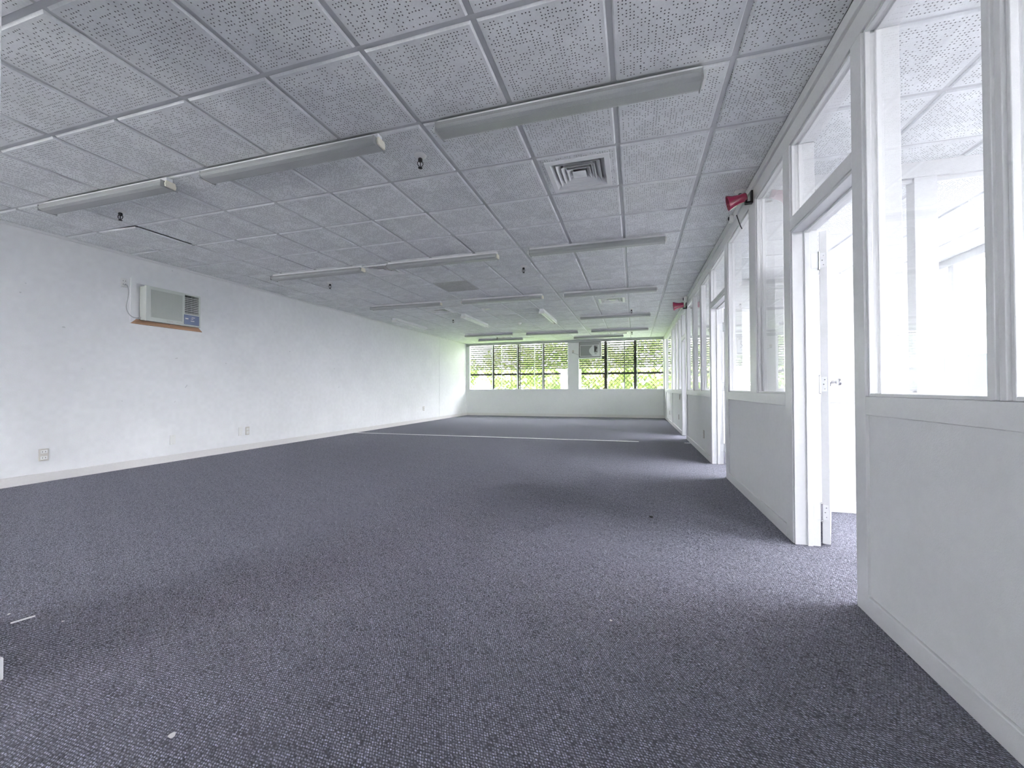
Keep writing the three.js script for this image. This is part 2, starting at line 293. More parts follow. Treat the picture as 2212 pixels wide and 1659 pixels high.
mesh('top_rail', rbox(XR, XI, 2.50, 2.60, DR, DF, 0.003), M.gloss, wp);
mesh('head_lining', box(XR + 0.02, XI - 0.02, 2.60, H + 0.90, DR, DF), M.wall, wp);
mesh('cornice', rbox(XR - 0.018, XR + 0.03, 2.597, H + 0.004, DR, DF, 0.004), M.gloss, wp);
mesh('cornice', rbox(XI - 0.03, XI + 0.018, 2.597, H + 0.004, DR, DF, 0.004), M.gloss, wp);
// glazing beads and panes
function pane(label, d0, d1, y0 = 0.93, y1 = 2.50) {
  const g = winGroup(label), w = 0.013;
  for (const [xa, xb] of [[XR + 0.010, XR + 0.030], [XR + 0.050, XR + 0.074]]) {
    mesh('bead', rbox(xa, xb, y0, y1, d0, d0 + w, 0.003), M.gloss, g);
    mesh('bead', rbox(xa, xb, y0, y1, d1 - w, d1, 0.003), M.gloss, g);
    mesh('bead', rbox(xa, xb, y0, y0 + w, d0 + w, d1 - w, 0.003), M.gloss, g);
    mesh('bead', rbox(xa, xb, y1 - w, y1, d0 + w, d1 - w, 0.003), M.gloss, g);
  }
  mesh('glass_pane', box(XR + 0.037, XR + 0.042, y0 + 0.002, y1 - 0.002, d0 + 0.002, d1 - 0.002), M.glass, g);
}
pane('partition pane beside the camera, out of frame', 0.63, 1.417);
pane('partition pane just before the nearest open door', 1.482, 2.115);
pane('transom pane above the nearest open door', 2.205, 2.975, 2.03, 2.50);
pane('partition pane just past the nearest open door', 3.09, 3.74);
pane('partition pane under the near red horn', 3.93, 4.79);
pane('transom pane above the second door', 4.925, 5.82, 2.06, 2.50);
pane('first partition pane past the second door', 5.90, 6.615);
pane('middle partition pane between second and third doors', 6.705, 7.434);
pane('partition pane just before the third door', 7.548, 8.34);
pane('transom pane above the third door', 8.475, 9.19, 2.03, 2.50);
pane('first partition pane past the third door', 9.28, 9.824);
pane('second partition pane past the third door', 10.028, 10.519);
pane('third partition pane past the third door', 10.753, 11.46);
pane('last partition pane before the far wall', 11.75, 13.57);
for (const [a, b] of [[DR + 0.08, -1.9], [-1.82, -0.55], [-0.47, 0.55]]) pane('partition pane behind the camera', a, b);

// doors
function doorway(n, d0, d1, head, barTop, open, label) {
  const g = group('door_x'); g.name = 'door_' + n; struct(g, label);
  mesh('transom_bar', rbox(XR, XI, head, barTop, d0, d1, 0.003), M.gloss, g);
  mesh('jamb', rbox(XR + 0.006, XI + 0.003, 0, head, d1 - 0.018, d1, 0.002), M.gloss, g);
  mesh('jamb', rbox(XR + 0.006, XI + 0.003, 0, head, d0, d0 + 0.012, 0.002), M.gloss, g);
  mesh('head_jamb', rbox(XR + 0.006, XI + 0.003, head - 0.016, head, d0 + 0.012, d1 - 0.018, 0.002), M.gloss, g);
  mesh('door_stop', rbox(XR + 0.070, XR + 0.098, 0, head - 0.016, d1 - 0.030, d1 - 0.018, 0.002), M.gloss, g);
  mesh('door_stop', rbox(XR + 0.070, XR + 0.098, 0, head - 0.016, d0 + 0.012, d0 + 0.024, 0.002), M.gloss, g);
  mesh('door_stop', rbox(XR + 0.070, XR + 0.098, head - 0.028, head - 0.016, d0 + 0.024, d1 - 0.030, 0.002), M.gloss, g);
  const W = d1 - d0 - 0.045, leaf = mesh('leaf', rbox(0.006, W, 0.018, head - 0.024, -0.042, -0.002, 0.003), M.gloss, g);
  leaf.position.set(XI + 0.008, 0, -(d1 - 0.020)); leaf.rotation.y = (open - 90) * Math.PI / 180;
  for (const y of [0.21, 0.99, 1.75]) {                                       // butt hinges, one plate on the leaf and one on the jamb
    const k = [new THREE.CylinderGeometry(0.006, 0.006, 0.10, 10).translate(0, y, 0), new THREE.SphereGeometry(0.007, 8, 6).translate(0, y + 0.053, 0), new THREE.SphereGeometry(0.007, 8, 6).translate(0, y - 0.053, 0)];
    for (const s of [-0.028, 0, 0.028]) k.push(new THREE.CylinderGeometry(0.0032, 0.0032, 0.003, 8).rotateZ(Math.PI / 2).translate(0.0045, y + s, 0.019 + (s ? 0.004 : -0.002)));
    mesh('hinge', join(k.map((q) => q.deleteAttribute('uv') && q)), M.chrome, leaf);
    mesh('hinge_leaf', new RoundedBoxGeometry(0.002, 0.09, 0.03, 1, 0.0008).translate(0.0055, y, 0.017), M.whiteMetal, leaf);
    mesh('hinge_plate', rbox(XI - 0.032, XI + 0.002, y - 0.045, y + 0.045, d1 - 0.0205, d1 - 0.0175, 0.001), M.whiteMetal, g);
  }
  for (const s of [1, -1]) {
    const k = lathe([[0, 0], [0.031, 0], [0.031, 0.004], [0.026, 0.008], [0.012, 0.010], [0.010, 0.026], [0.013, 0.032], [0.024, 0.040], [0.0275, 0.052], [0.024, 0.064], [0.014, 0.071], [0, 0.072]], 28);
    k.rotateX(s * Math.PI / 2); k.translate(W - 0.065, 1.01, s > 0 ? 0.042 : 0.002);
    mesh('knob', k, M.knob, leaf, 'round brushed metal door knob');
  }
  return g;
}
doorway(1, 2.205, 2.975, 1.955, 2.03, 158.5, 'nearest white office door, folded back into the office');
doorway(2, 4.925, 5.82, 2.005, 2.06, 112, 'second white office door, standing open inwards');
doorway(3, 8.475, 9.19, 1.955, 2.03, 100, 'third white office door along the partition, open inwards');

// cross partitions between the offices
function crossWall(n, d, glazed, label) {
  const g = group('wall_cross'); struct(g, label);
  const a = d, b = d + 0.10, x0 = XI, x1 = XO;
  mesh('lower_panel', box(x0, x1, 0, 0.852, a + 0.01, b - 0.01), M.wall, g);
  mesh('sill_rail', rbox(x0, x1, 0.852, 0.93, a, b, 0.003), M.gloss, g);
  mesh('skirting', rbox(x0, x1, 0, 0.085, a - 0.004, a + 0.012, 0.004), M.gloss, g);
  mesh('top_rail', rbox(x0, x1, 2.54, H + 0.90, a, b, 0.003), M.gloss, g);
  if (!glazed) { mesh('upper_panel', box(x0, x1, 0.93, 2.54, a + 0.01, b - 0.01), M.wall, g); return; }
  const px = [x0, 1.16, 2.02, 2.16, 2.95, 3.05, 3.90, x1];
  for (let k = 0; k < px.length; k += 2) mesh('post', rbox(px[k], px[k + 1], 0.93, 2.54, a, b, 0.003), M.gloss, g);
  for (let k = 1; k + 1 < px.length; k += 2) {
    for (const [y0, y1] of [[0.93, 0.945], [2.505, 2.54]]) mesh('bead', rbox(px[k], px[k + 1], y0, y1, a + 0.02, a + 0.04, 0.003), M.gloss, g);
    mesh('glass_pane', box(px[k] + 0.002, px[k + 1] - 0.002, 0.932, 2.538, a + 0.045, a + 0.050), M.glass, g);
  }
}
crossWall(1, 3.80, true, 'glazed white partition between first and second offices');
crossWall(2, 7.20, false, 'solid white partition at the end of the second office');
crossWall(3, 11.50, false, 'solid white partition at the end of the third office');

// ================================================================ THINGS
// ---------------------------------------------------------------- fluorescent fittings
function fitting(capMat) {                              // runs along x from its centre, hung from y = 0
  const g = new THREE.Group(), L = 1.53;
  mesh('spine', rbox(-L / 2, L / 2, -0.036, 0, -0.024, 0.024, 0.003), M.whiteMetal, g);
  const sec = [[-0.056, -0.034], [-0.065, -0.058], [-0.058, -0.076], [-0.034, -0.086], [0.034, -0.086], [0.058, -0.076], [0.065, -0.058], [0.056, -0.034]];
  const sh = new THREE.Shape(sec.map(([a, b]) => new THREE.Vector2(a, b)));
  const dif = new THREE.ExtrudeGeometry(sh, { depth: L - 0.02, bevelEnabled: false }); dif.rotateY(Math.PI / 2); dif.translate(-(L - 0.02) / 2, 0, 0);
  mesh('diffuser', metric(dif), M.acrylic, g, 'ribbed translucent diffuser');
  for (const s of [-1, 1]) {
    const cap = new THREE.ExtrudeGeometry(new THREE.Shape([[-0.032, -0.034], [-0.040, -0.060], [-0.036, -0.080], [0.036, -0.080], [0.040, -0.060], [0.032, -0.034]].map(([a, b]) => new THREE.Vector2(a, b))), { depth: 0.010, bevelEnabled: true, bevelSize: 0.002, bevelThickness: 0.002, bevelSegments: 1 });
    cap.rotateY(Math.PI / 2); cap.translate(s > 0 ? L / 2 + 0.002 : -L / 2 - 0.012, 0, 0);
    const e = mesh('end_cap', cap, capMat, g);
    mesh('lip', rbox(s * (L / 2 - 0.006) - 0.003, s * (L / 2 - 0.006) + 0.003, -0.088, -0.036, -0.0655, 0.0655, 0.002), M.acrylic, e);
  }
  return g;
}
function batten() {                                     // bare twin tube batten along x
  const g = new THREE.Group(), L = 1.55;
  mesh('spine', rbox(-L / 2, L / 2, -0.055, 0, -0.045, 0.045, 0.006), M.whiteMetal, g);
  for (const s of [-1, 1]) { mesh('lampholder', rbox(s * (L / 2 - 0.012) - 0.012, s * (L / 2 - 0.012) + 0.012, -0.10, -0.05, -0.058, 0.058, 0.004), M.whitePlastic, g); mesh('tube', new THREE.CylinderGeometry(0.013, 0.013, L - 0.05, 14).rotateZ(Math.PI / 2).translate(0, -0.078, s * 0.035), M.phosphor, g); }
  return g;
}
const fitA = fitting(M.cream), fitB = fitting(M.whitePlastic), batA = batten();
const place = (proto, name, x, d, turn, label, grp) => { const o = proto.clone(); o.name = numbered(name); o.position.set(x, H, -d); o.rotation.y = turn; scene.add(o); tag(o, label, 'ceiling light', grp); return o; };
const LG = 'fluorescent fittings under the tile ceiling';
for (const [x, d, k, label] of [
  [-0.41, 2.352, 1, 'largest ribbed fluorescent light, nearest the camera at upper right'],
  [-2.37, 2.352, 0, 'fluorescent light with cream end, middle of the nearest row'],
  [-4.30, 2.352, 0, 'fluorescent light nearest the left wall in the nearest row'],
  [-0.43, 4.790, 1, 'second row fluorescent light on the right partition side'],
  [-2.37, 4.790, 0, 'second row fluorescent light touching the dark ceiling vent'],
  [-4.30, 4.790, 0, 'second row fluorescent light nearest the left wall'],
  [-0.40, 7.150, 1, 'third row fluorescent light just before a square white vent'],
  [-2.32, 7.150, 0, 'third row fluorescent light, middle one of three'],
  [-4.30, 7.150, 0, 'third row fluorescent light nearest the left wall'],
  [-0.42, 9.590, 1, 'fluorescent light on the right, fourth row from the camera'],
  [-4.22, 11.76, 1, 'fluorescent light left of two in the row before the windows'],
  [-2.32, 11.95, 1, 'fluorescent light in the row before the windows, centre'],
  [-0.39, 11.90, 1, 'fluorescent light in the row before the windows, right'],
  [-4.26, 13.02, 1, 'fluorescent light right against the left far window'],
  [-1.08, 13.25, 1, 'fluorescent light right above the far window air conditioner'],
]) place(k ? fitB : fitA, 'fluorescent_light', x, d, 0, label, LG);
for (const [x, d, label] of [
  [-5.41, 9.26, 'bare white batten light set lengthwise beside the left wall'],
  [-3.65, 9.25, 'bare white batten light set lengthwise, middle of three'],
  [-1.86, 9.24, 'bare white batten light set lengthwise, rightmost of three'],
]) place(batA, 'batten_light', x, d, Math.PI / 2, label, 'bare lengthwise battens');

// ---------------------------------------------------------------- ceiling vents
function vent() {
  const g = new THREE.Group(), o = 0.235, i = 0.200;
  const fr = new THREE.Shape([[-o, -o], [o, -o], [o, o], [-o, o]].map((p) => new THREE.Vector2(...p)));
  fr.holes.push(new THREE.Path([[-i, -i], [-i, i], [i, i], [i, -i]].map((p) => new THREE.Vector2(...p))));
  const f = new THREE.ExtrudeGeometry(fr, { depth: 0.008, bevelEnabled: true, bevelSize: 0.003, bevelThickness: 0.003, bevelSegments: 1 }); f.rotateX(-Math.PI / 2); f.translate(0, -0.010, 0);
  mesh('frame', f, M.whiteMetal, g);
  const ring = (b, t, y0, y1, th = 0.003) => {
    const v = []; const sq = (h, y) => [[-h, y, -h], [h, y, -h], [h, y, h], [-h, y, h]]; const A = sq(b, y0), B = sq(t, y1), C = sq(b - th, y0), D = sq(t - th, y1);
    const q = (p, r, s, u) => v.push(...p, ...r, ...s, ...p, ...s, ...u);
    for (let k = 0; k < 4; k++) { const n = (k + 1) % 4; q(A[k], B[k], B[n], A[n]); q(C[n], D[n], D[k], C[k]); q(A[n], C[n], C[k], A[k]); q(B[k], D[k], D[n], B[n]); }
    const ge = new THREE.BufferGeometry(); ge.setAttribute('position', new THREE.Float32BufferAttribute(v, 3)); ge.computeVertexNormals(); return metric(ge);
  };
  for (const b of [0.203, 0.165, 0.127, 0.089]) mesh('louvre', ring(b, b - 0.034, -0.006, 0.034), M.whiteMetal, g);
  const cp = new THREE.CylinderGeometry(0.012, 0.072, 0.036, 4, 1).rotateY(Math.PI / 4).translate(0, 0.012, 0);
  mesh('centre_cone', cp.toNonIndexed(), M.whiteMetal, g);
  for (const s of [-1, 1]) mesh('brace', rbox(s * 0.1 - 0.006, s * 0.1 + 0.006, 0.020, 0.030, -0.19, 0.19, 0.002), M.whiteMetal, g);
  const v = [box(-0.213, 0.213, 0.850, 0.860, -0.213, 0.213)]; for (const s of [-1, 1]) { v.push(box(s * 0.210 - 0.003, s * 0.210 + 0.003, 0.022, 0.850, -0.213, 0.213), box(-0.207, 0.207, 0.022, 0.850, s * 0.210 - 0.003, s * 0.210 + 0.003)); }
  mesh('duct_box', join(v), M.whiteMetal, g, 'white sheet metal duct behind the louvres');
  return g;
}
const ventA = vent();
['square white four way vent, nearest the camera', 'square dark looking vent between two second row lights', 'square vent behind the third row light near the left wall', 'square white vent behind the right third row light', 'square vent before the left far window', 'square vent before the right far window'].forEach((label, k) => { const o = ventA.clone(); o.name = numbered('ceiling_vent'); o.position.set(ventSpots[k][0], H, -ventSpots[k][1]); scene.add(o); tag(o, label, 'vent', 'square ceiling vents'); });

// ---------------------------------------------------------------- sprinklers
function sprinkler() {
  const g = new THREE.Group();
  mesh('escutcheon', lathe([[0.0, -0.022], [0.018, -0.021], [0.030, -0.015], [0.034, -0.013], [0.036, -0.010], [0.043, -0.006], [0.045, 0]], 28), M.whitePlastic, g);
  mesh('body', lathe([[0, -0.048], [0.013, -0.046], [0.016, -0.036], [0.016, -0.026], [0.012, -0.020], [0, -0.018]], 14), M.black, g);
  for (const s of [-1, 1]) mesh('frame_arm', tube([[s * 0.011, -0.040, 0], [s * 0.019, -0.054, 0], [s * 0.017, -0.070, 0], [s * 0.003, -0.085, 0]], 0.0028, 12, 6), M.black, g);
  mesh('bulb', new THREE.CylinderGeometry(0.0032, 0.0032, 0.036, 8).translate(0, -0.064, 0), M.black, g);
  mesh('deflector', lathe([[0, -0.094], [0.015, -0.093], [0.016, -0.089], [0.005, -0.086], [0, -0.084]], 16), M.black, g);
  return g;
}
const spr = sprinkler();
for (const [x, d, label] of [[-1.469, 2.644, 'black sprinkler on white rose beside the nearest middle light'], [-4.614, 2.645, 'black sprinkler under the nearest left hand light'], [-4.596, 5.404, 'black sprinkler behind the second row left light'], [-1.447, 5.453, 'black sprinkler behind the second row middle light'], [-4.156, 9.062, 'small black sprinkler left of the middle batten'], [-0.047, 9.042, 'small black sprinkler above the fourth row right light'], [-4.246, 12.638, 'small black sprinkler before the left far window'], [-0.057, 12.638, 'small black sprinkler before the right far window'], [0.880, 3.92, 'white sprinkler rose above the near red horn']]) {
  const o = spr.clone(); o.name = numbered('sprinkler'); o.position.set(x, H, -d); o.rotation.y = 0.5; scene.add(o); tag(o, label, 'sprinkler', 'ceiling sprinklers');
}
// small ceiling devices
const sm = mesh('smoke_detector', lathe([[0, -0.055], [0.030, -0.053], [0.040, -0.040], [0.042, -0.028], [0.055, -0.020], [0.057, 0]], 24), M.whitePlastic); sm.position.set(-2.80, H, -10.12); tag(sm, 'white smoke detector on the dark ceiling tile', 'detector');
const sn = mesh('ceiling_sensor', join([lathe([[0, -0.040], [0.02, -0.038], [0.034, -0.026], [0.048, -0.012], [0.05, 0]], 20), new THREE.BoxGeometry(0.16, 0.02, 0.05).translate(0.05, -0.01, 0)].map((q) => q.deleteAttribute('uv') && q)), M.whitePlastic); sn.position.set(-3.02, H, -8.10); tag(sn, 'small white sensor between the two lengthwise battens', 'sensor');

// ---------------------------------------------------------------- red horns
function horn(x, y, d, dir, scale, label) {
  const g = group('horn_siren', x, y, d);
  const q = new THREE.Quaternion().setFromUnitVectors(new THREE.Vector3(0, 1, 0), new THREE.Vector3(...dir).normalize());
  const bell = mesh('bell', lathe([[0.0, 0.055], [0.030, 0.056], [0.036, 0.075], [0.046, 0.11], [0.062, 0.145], [0.0655, 0.146], [0.066, 0.142], [0.050, 0.105], [0.041, 0.070], [0.038, 0.045], [0.038, 0.008], [0.034, 0.0], [0, 0]], 36), M.horn, g, 'glossy magenta red flared bell'); bell.quaternion.copy(q);
  const fl = mesh('inner_flare', lathe([[0, 0.125], [0.012, 0.122], [0.018, 0.10], [0.020, 0.056]], 20), M.horn, g); fl.quaternion.copy(q);
  mesh('bracket', join([rbox(-0.012, 0.045, -0.062, -0.045, -0.020, 0.020, 0.003), rbox(0.030, 0.045, -0.055, 0.045, -0.020, 0.020, 0.003), rbox(-0.012, -0.004, -0.048, -0.028, -0.020, 0.020, 0.002)]), M.black, g);
  g.scale.setScalar(scale);
  return tag(g, label, 'siren', 'red horn sirens');
}
horn(0.897, 2.545, 3.79, [-1, -0.24, -0.10], 0.98, 'near magenta red horn siren high on the partition');
horn(0.897, 2.535, 8.30, [-1, -0.10, -0.06], 1.25, 'small red horn siren above the third door end');
function sensorBox(x, y, d, s, label) { const g = group('motion_sensor', x, y, d); mesh('housing', rbox(-0.05 * s, 0, -0.045 * s, 0.045 * s, -0.03 * s, 0.03 * s, 0.008 * s), M.whitePlastic, g); mesh('lens', new THREE.SphereGeometry(0.020 * s, 14, 10).scale(0.5, 1.2, 1).translate(-0.052 * s, 0.006, 0), M.black, g); return tag(g, label, 'sensor'); }
sensorBox(0.926, 2.600, 4.40, 0.75, 'white motion sensor box below the near red horn');
sensorBox(0.926, 2.585, 8.05, 1.15, 'white box mounted beside the far red horn');
const hw = mesh('hanging_wire', tube([[0.90, 2.54, -4.15], [0.915, 2.50, -4.16], [0.93, 2.43, -4.14], [0.936, 2.40, -4.12]], 0.004, 16, 6), M.black); tag(hw, 'thin dark wire under the near red horn', 'wire');

// ---------------------------------------------------------------- left wall air conditioner
{
  const g = group('air_conditioner', XL, 1.85, 3.98), X = 0.136, d0 = -0.335, d1 = 0.335, h = 0.434;
  mesh('case', join([rbox(0.001, X - 0.03, 0.006, h, d0 + 0.006, 0.119, 0.006), rbox(0.001, X - 0.03, 0.006, 0.158, 0.119, d1 - 0.006, 0.006), rbox(0.001, X - 0.03, 0.424, h, 0.119, d1 - 0.006, 0.004), rbox(0.001, X - 0.03, 0.158, 0.424, 0.322, d1 - 0.006, 0.004), rbox(-0.40, 0.002, 0.008, 0.424, d0 + 0.010, 0.115, 0.004), rbox(-0.40, 0.002, 0.008, 0.156, 0.115, d1 - 0.010, 0.004)]), M.acBody, g);
  const o = [[d0, 0], [d1, 0], [d1, h], [d0, h]], sh = new THREE.Shape(o.map(([a, b]) => new THREE.Vector2(a, b)));
  sh.holes.push(new THREE.Path([[0.125, 0.165], [0.125, 0.42], [0.318, 0.42], [0.318, 0.165]].map((p) => new THREE.Vector2(...p))));
  const fas = new THREE.ExtrudeGeometry(sh, { depth: 0.024, bevelEnabled: true, bevelSize: 0.004, bevelThickness: 0.004, bevelSegments: 2 });
  fas.rotateY(Math.PI / 2); fas.translate(X - 0.028, 0, 0);
  mesh('fascia', metric(fas), M.acBody, g);
  mesh('outlet_recess', join([box(-0.40, -0.394, 0.158, 0.424, 0.119, 0.322), box(-0.394, X - 0.031, 0.158, 0.161, 0.119, 0.322), box(-0.394, X - 0.031, 0.421, 0.424, 0.119, 0.322), box(-0.394, X - 0.031, 0.161, 0.421, 0.119, 0.122), box(-0.394, X - 0.031, 0.161, 0.421, 0.319, 0.322)]), M.acBody, g, 'deep outlet chamber behind the slats');
  for (let k = 0; k < 9; k++) { const b = rbox(-0.006, 0.006, -0.0032, 0.0032, 0.126, 0.317, 0.002); b.rotateZ(0.15); const m = mesh('slat', b, M.whitePlastic, g); m.position.set(X - 0.008, 0.180 + k * 0.0250, 0); }
  for (const d of [0.175, 0.225, 0.272]) mesh('vertical_vane', rbox(X - 0.019, X - 0.016, 0.165, 0.42, d - 0.0015, d + 0.0015, 0.0005), M.acBody, g);
  mesh('intake_grille', rbox(X - 0.002, X + 0.006, 0.048, 0.398, d0 + 0.050, 0.095, 0.003), M.acGrille, g, 'pitted pale green intake grille');
  mesh('control_panel', rbox(X - 0.002, X + 0.006, 0.016, 0.150, 0.118, 0.318, 0.003), M.blue, g, 'blue control panel');
  for (const [y, d, w, hh] of [[0.096, 0.150, 0.040, 0.018], [0.118, 0.235, 0.045, 0.010], [0.070, 0.225, 0.050, 0.010], [0.098, 0.220, 0.030, 0.008]]) mesh('control_mark', rbox(X + 0.005, X + 0.0085, y - hh / 2, y + hh / 2, d - w / 2, d + w / 2, 0.001), M.whitePlastic, g);
  for (const d of [-0.06, 0.06]) mesh('vent_tab', rbox(X + 0.001, X + 0.006, 0.016, 0.026, d - 0.035, d + 0.035, 0.001), M.beige, g);
  tag(g, 'pale green wall air conditioner with blue controls on left wall', 'air conditioner');
  // mitred frame round it: three painted boards and a bare one
  const f = wl, a0 = 3.607, a1 = 4.374, b0 = 1.862, b1 = 2.315, w = 0.058;
  const board = (pts, mat, label) => { const s = new THREE.Shape(pts.map(([d, y]) => new THREE.Vector2(d, y))), e = new THREE.ExtrudeGeometry(s, { depth: 0.016, bevelEnabled: true, bevelSize: 0.0015, bevelThickness: 0.0015, bevelSegments: 1 }); e.rotateY(Math.PI / 2); e.rotateY(Math.PI); e.translate(XL + 0.016, 0, 0); mesh('opening_board', metric(e), mat, f, label); };
  board([[a0 - w, b0 - w], [a1 + w, b0 - w], [a1, b0], [a0, b0]].map(([d, y]) => [-d, y]).map(([d, y]) => [d, y]), M.wood, 'bare timber board with mitred ends');
  board([[a0 - w, b1 + w], [a0, b1], [a1, b1], [a1 + w, b1 + w]].map(([d, y]) => [-d, y]), M.plaster);
  board([[a0 - w, b0 - w], [a0, b0], [a0, b1], [a0 - w, b1 + w]].map(([d, y]) => [-d, y]), M.plaster);
  board([[a1 + w, b0 - w], [a1 + w, b1 + w], [a1, b1], [a1, b0]].map(([d, y]) => [-d, y]), M.plaster);
}
// plates on the walls
function plate(name, wall, d, y, w, h, mat, kind, label, category, x) {
  const g = group(name, wall === 'left' ? XL : wall === 'right' ? (x ?? XR + 0.012) : x, y, d);
  const s = wall === 'right' ? -1 : 1;
  const face = (a, b, y0, y1, d0, d1, r) => { if (wall === 'far') { return rbox(d0, d1, y0, y1, a, b, r); } return s > 0 ? rbox(a, b, y0, y1, d0, d1, r) : rbox(-b, -a, y0, y1, d0, d1, r); };
  mesh('cover', face(0, 0.010, -h / 2, h / 2, -w / 2, w / 2, 0.004), mat, g);
  if (kind === 'outlet' || kind === 'double') for (const c of kind === 'double' ? [-0.25, 0.25] : [0.2, -0.2]) {
    mesh('insert', face(0.009, 0.013, c * h - 0.018, c * h + 0.018, -w * 0.34, w * 0.34, 0.002), M.whitePlastic, g);
    for (const k of [-0.012, 0.012]) mesh('slot', face(0.0125, 0.0135, c * h - 0.007, c * h + 0.007, k - 0.002, k + 0.002, 0.0005), M.black, g);
  }
  if (kind === 'switch') mesh('rocker', face(0.009, 0.014, -0.02, 0.02, -0.012, 0.012, 0.002), M.whitePlastic, g);
  if (kind === 'blank') for (const c of [-0.4, 0.4]) mesh('screw', face(0.0095, 0.011, c * h - 0.003, c * h + 0.003, -0.003, 0.003, 0.001), M.beige, g);
  return tag(g, label, category);
}
plate('wall_outlet', 'left', 2.780, 0.288, 0.078, 0.128, M.beige, 'double', 'beige double outlet low on the left wall, nearest the camera', 'outlet');
plate('blank_plate', 'left', 4.053, 0.295, 0.072, 0.130, M.whitePlastic, 'blank', 'white blank plate standing alone low on the left wall', 'wall plate');
plate('blank_plate', 'left', 5.055, 0.308, 0.064, 0.135, M.whitePlastic, 'blank', 'white blank plate next to a beige outlet on left wall', 'wall plate');
plate('wall_outlet', 'left', 5.178, 0.307, 0.066, 0.130, M.beige, 'outlet', 'beige outlet next to a white plate on left wall', 'outlet');
plate('wall_outlet', 'left', 11.00, 0.397, 0.10, 0.125, M.beige, 'outlet', 'small outlet on left wall near the far windows', 'outlet');
plate('wall_outlet', 'left', 3.482, 2.290, 0.066, 0.105, M.whitePlastic, 'outlet', 'white outlet high on left wall feeding the air conditioner', 'outlet');
plate('wall_switch', 'right', 9.75, 0.78, 0.075, 0.115, M.beige, 'switch', 'switch plate on the partition just past the third door', 'switch');
plate('wall_outlet', 'right', 9.92, 0.33, 0.07, 0.115, M.beige, 'outlet', 'outlet below the switch just past the third door', 'outlet');
plate('wall_outlet', 'right', 12.42, 0.29, 0.07, 0.115, M.beige, 'outlet', 'farthest outlet on the partition near the corner', 'outlet');
plate('wall_outlet', 'right', 6.47, 0.31, 0.07, 0.115, M.beige, 'outlet', 'outlet low on the partition between second and third doors', 'outlet');
tag(mesh('power_cable', tube([[XL + 0.014, 2.262, -3.482], [XL + 0.035, 2.262, -3.495], [XL + 0.03, 2.20, -3.515], [XL + 0.02, 2.10, -3.515], [XL + 0.02, 1.99, -3.500], [XL + 0.025, 1.91, -3.525], [XL + 0.03, 1.875, -3.575], [XL + 0.034, 1.876, -3.62], [XL + 0.034, 1.885, -3.648]], 0.0045, 60, 8), M.cable), 'grey cable from the high outlet to the left air conditioner', 'cable');

// far window air conditioner
{
  const g = group('air_conditioner', -1.455, 2.045, DF), w = 0.35, h = 0.525;
  mesh('black_surround', join([rbox(-w - 0.01, -w + 0.02, 0, h, 0.0, 0.30, 0.003).translate(0, 0, 0.02), rbox(-w - 0.01, w + 0.01, 0, 0.03, 0, 0.30, 0.003).translate(0, 0, 0.02), rbox(-w - 0.01, w + 0.01, h - 0.02, h, 0, 0.30, 0.003).translate(0, 0, 0.02), rbox(w - 0.015, w + 0.01, 0, h, 0, 0.30, 0.003).translate(0, 0, 0.02)]), M.black, g);
  const cs = new THREE.Shape([[-w + 0.012, 0.02], [w - 0.004, 0.02], [w - 0.004, h - 0.02], [-w + 0.012, h - 0.02]].map((p) => new THREE.Vector2(...p)));
  cs.holes.push(new THREE.Path([[0.145, 0.165], [0.145, 0.40], [0.265, 0.40], [0.265, 0.165]].map((p) => new THREE.Vector2(...p))));
  mesh('case', metric(new THREE.ExtrudeGeometry(cs, { depth: 0.35, bevelEnabled: false }).translate(0, 0, -0.32)), M.acWhite, g);
  mesh('top_panel', rbox(-w + 0.02, w - 0.03, h - 0.10, h - 0.03, -0.040, -0.028, 0.003), M.acGrey, g);
  const s = new THREE.Shape(); s.moveTo(-w + 0.04, 0.05); s.lineTo(0.10, 0.05); s.bezierCurveTo(0.03, 0.11, -0.02, 0.15, -0.02, 0.22); s.bezierCurveTo(-0.02, 0.29, 0.03, 0.33, 0.10, 0.40); s.lineTo(-w + 0.04, 0.40); s.closePath();
  mesh('intake_grille', metric(new THREE.ExtrudeGeometry(s, { depth: 0.010, bevelEnabled: false, curveSegments: 10 }).translate(0, 0, 0.032)), M.acGrey, g, 'grey intake grille with curved edge');
  mesh('outlet_chamber', box(0.14, 0.27, 0.16, 0.405, 0.32, 0.33), M.acWhite, g, 'deep air outlet chamber');
  for (let k = 0; k < 4; k++) mesh('slat', rbox(0.146, 0.264, 0.205 + k * 0.05, 0.209 + k * 0.05, -0.024, -0.004, 0.001), M.acWhite, g);
  mesh('control_panel', rbox(0.165, 0.240, 0.095, 0.140, -0.040, -0.028, 0.003), M.rail, g);
  tag(g, 'air conditioner set in the far right window', 'air conditioner');
  const p = group('wall_outlet', -2.025, 2.25, DF); mesh('cover', rbox(-0.035, 0.035, -0.055, 0.055, 0.0, 0.012, 0.003).translate(0, 0, 0.012), M.beige, p); mesh('plug', rbox(-0.02, 0.015, -0.05, -0.012, 0, 0.03, 0.004).translate(0, 0, 0.04), M.rail, p);
  tag(p, 'outlet on the pier between the far windows', 'outlet');
  tag(mesh('power_cable', tube([[-2.025, 2.215, -DF + 0.045], [-1.97, 2.185, -DF + 0.03], [-1.90, 2.165, -DF + 0.02], [-1.83, 2.135, -DF + 0.02], [-1.80, 2.12, -DF + 0.024]], 0.008, 20, 6), M.cable), 'short cable from pier outlet to the far air conditioner', 'cable');
}

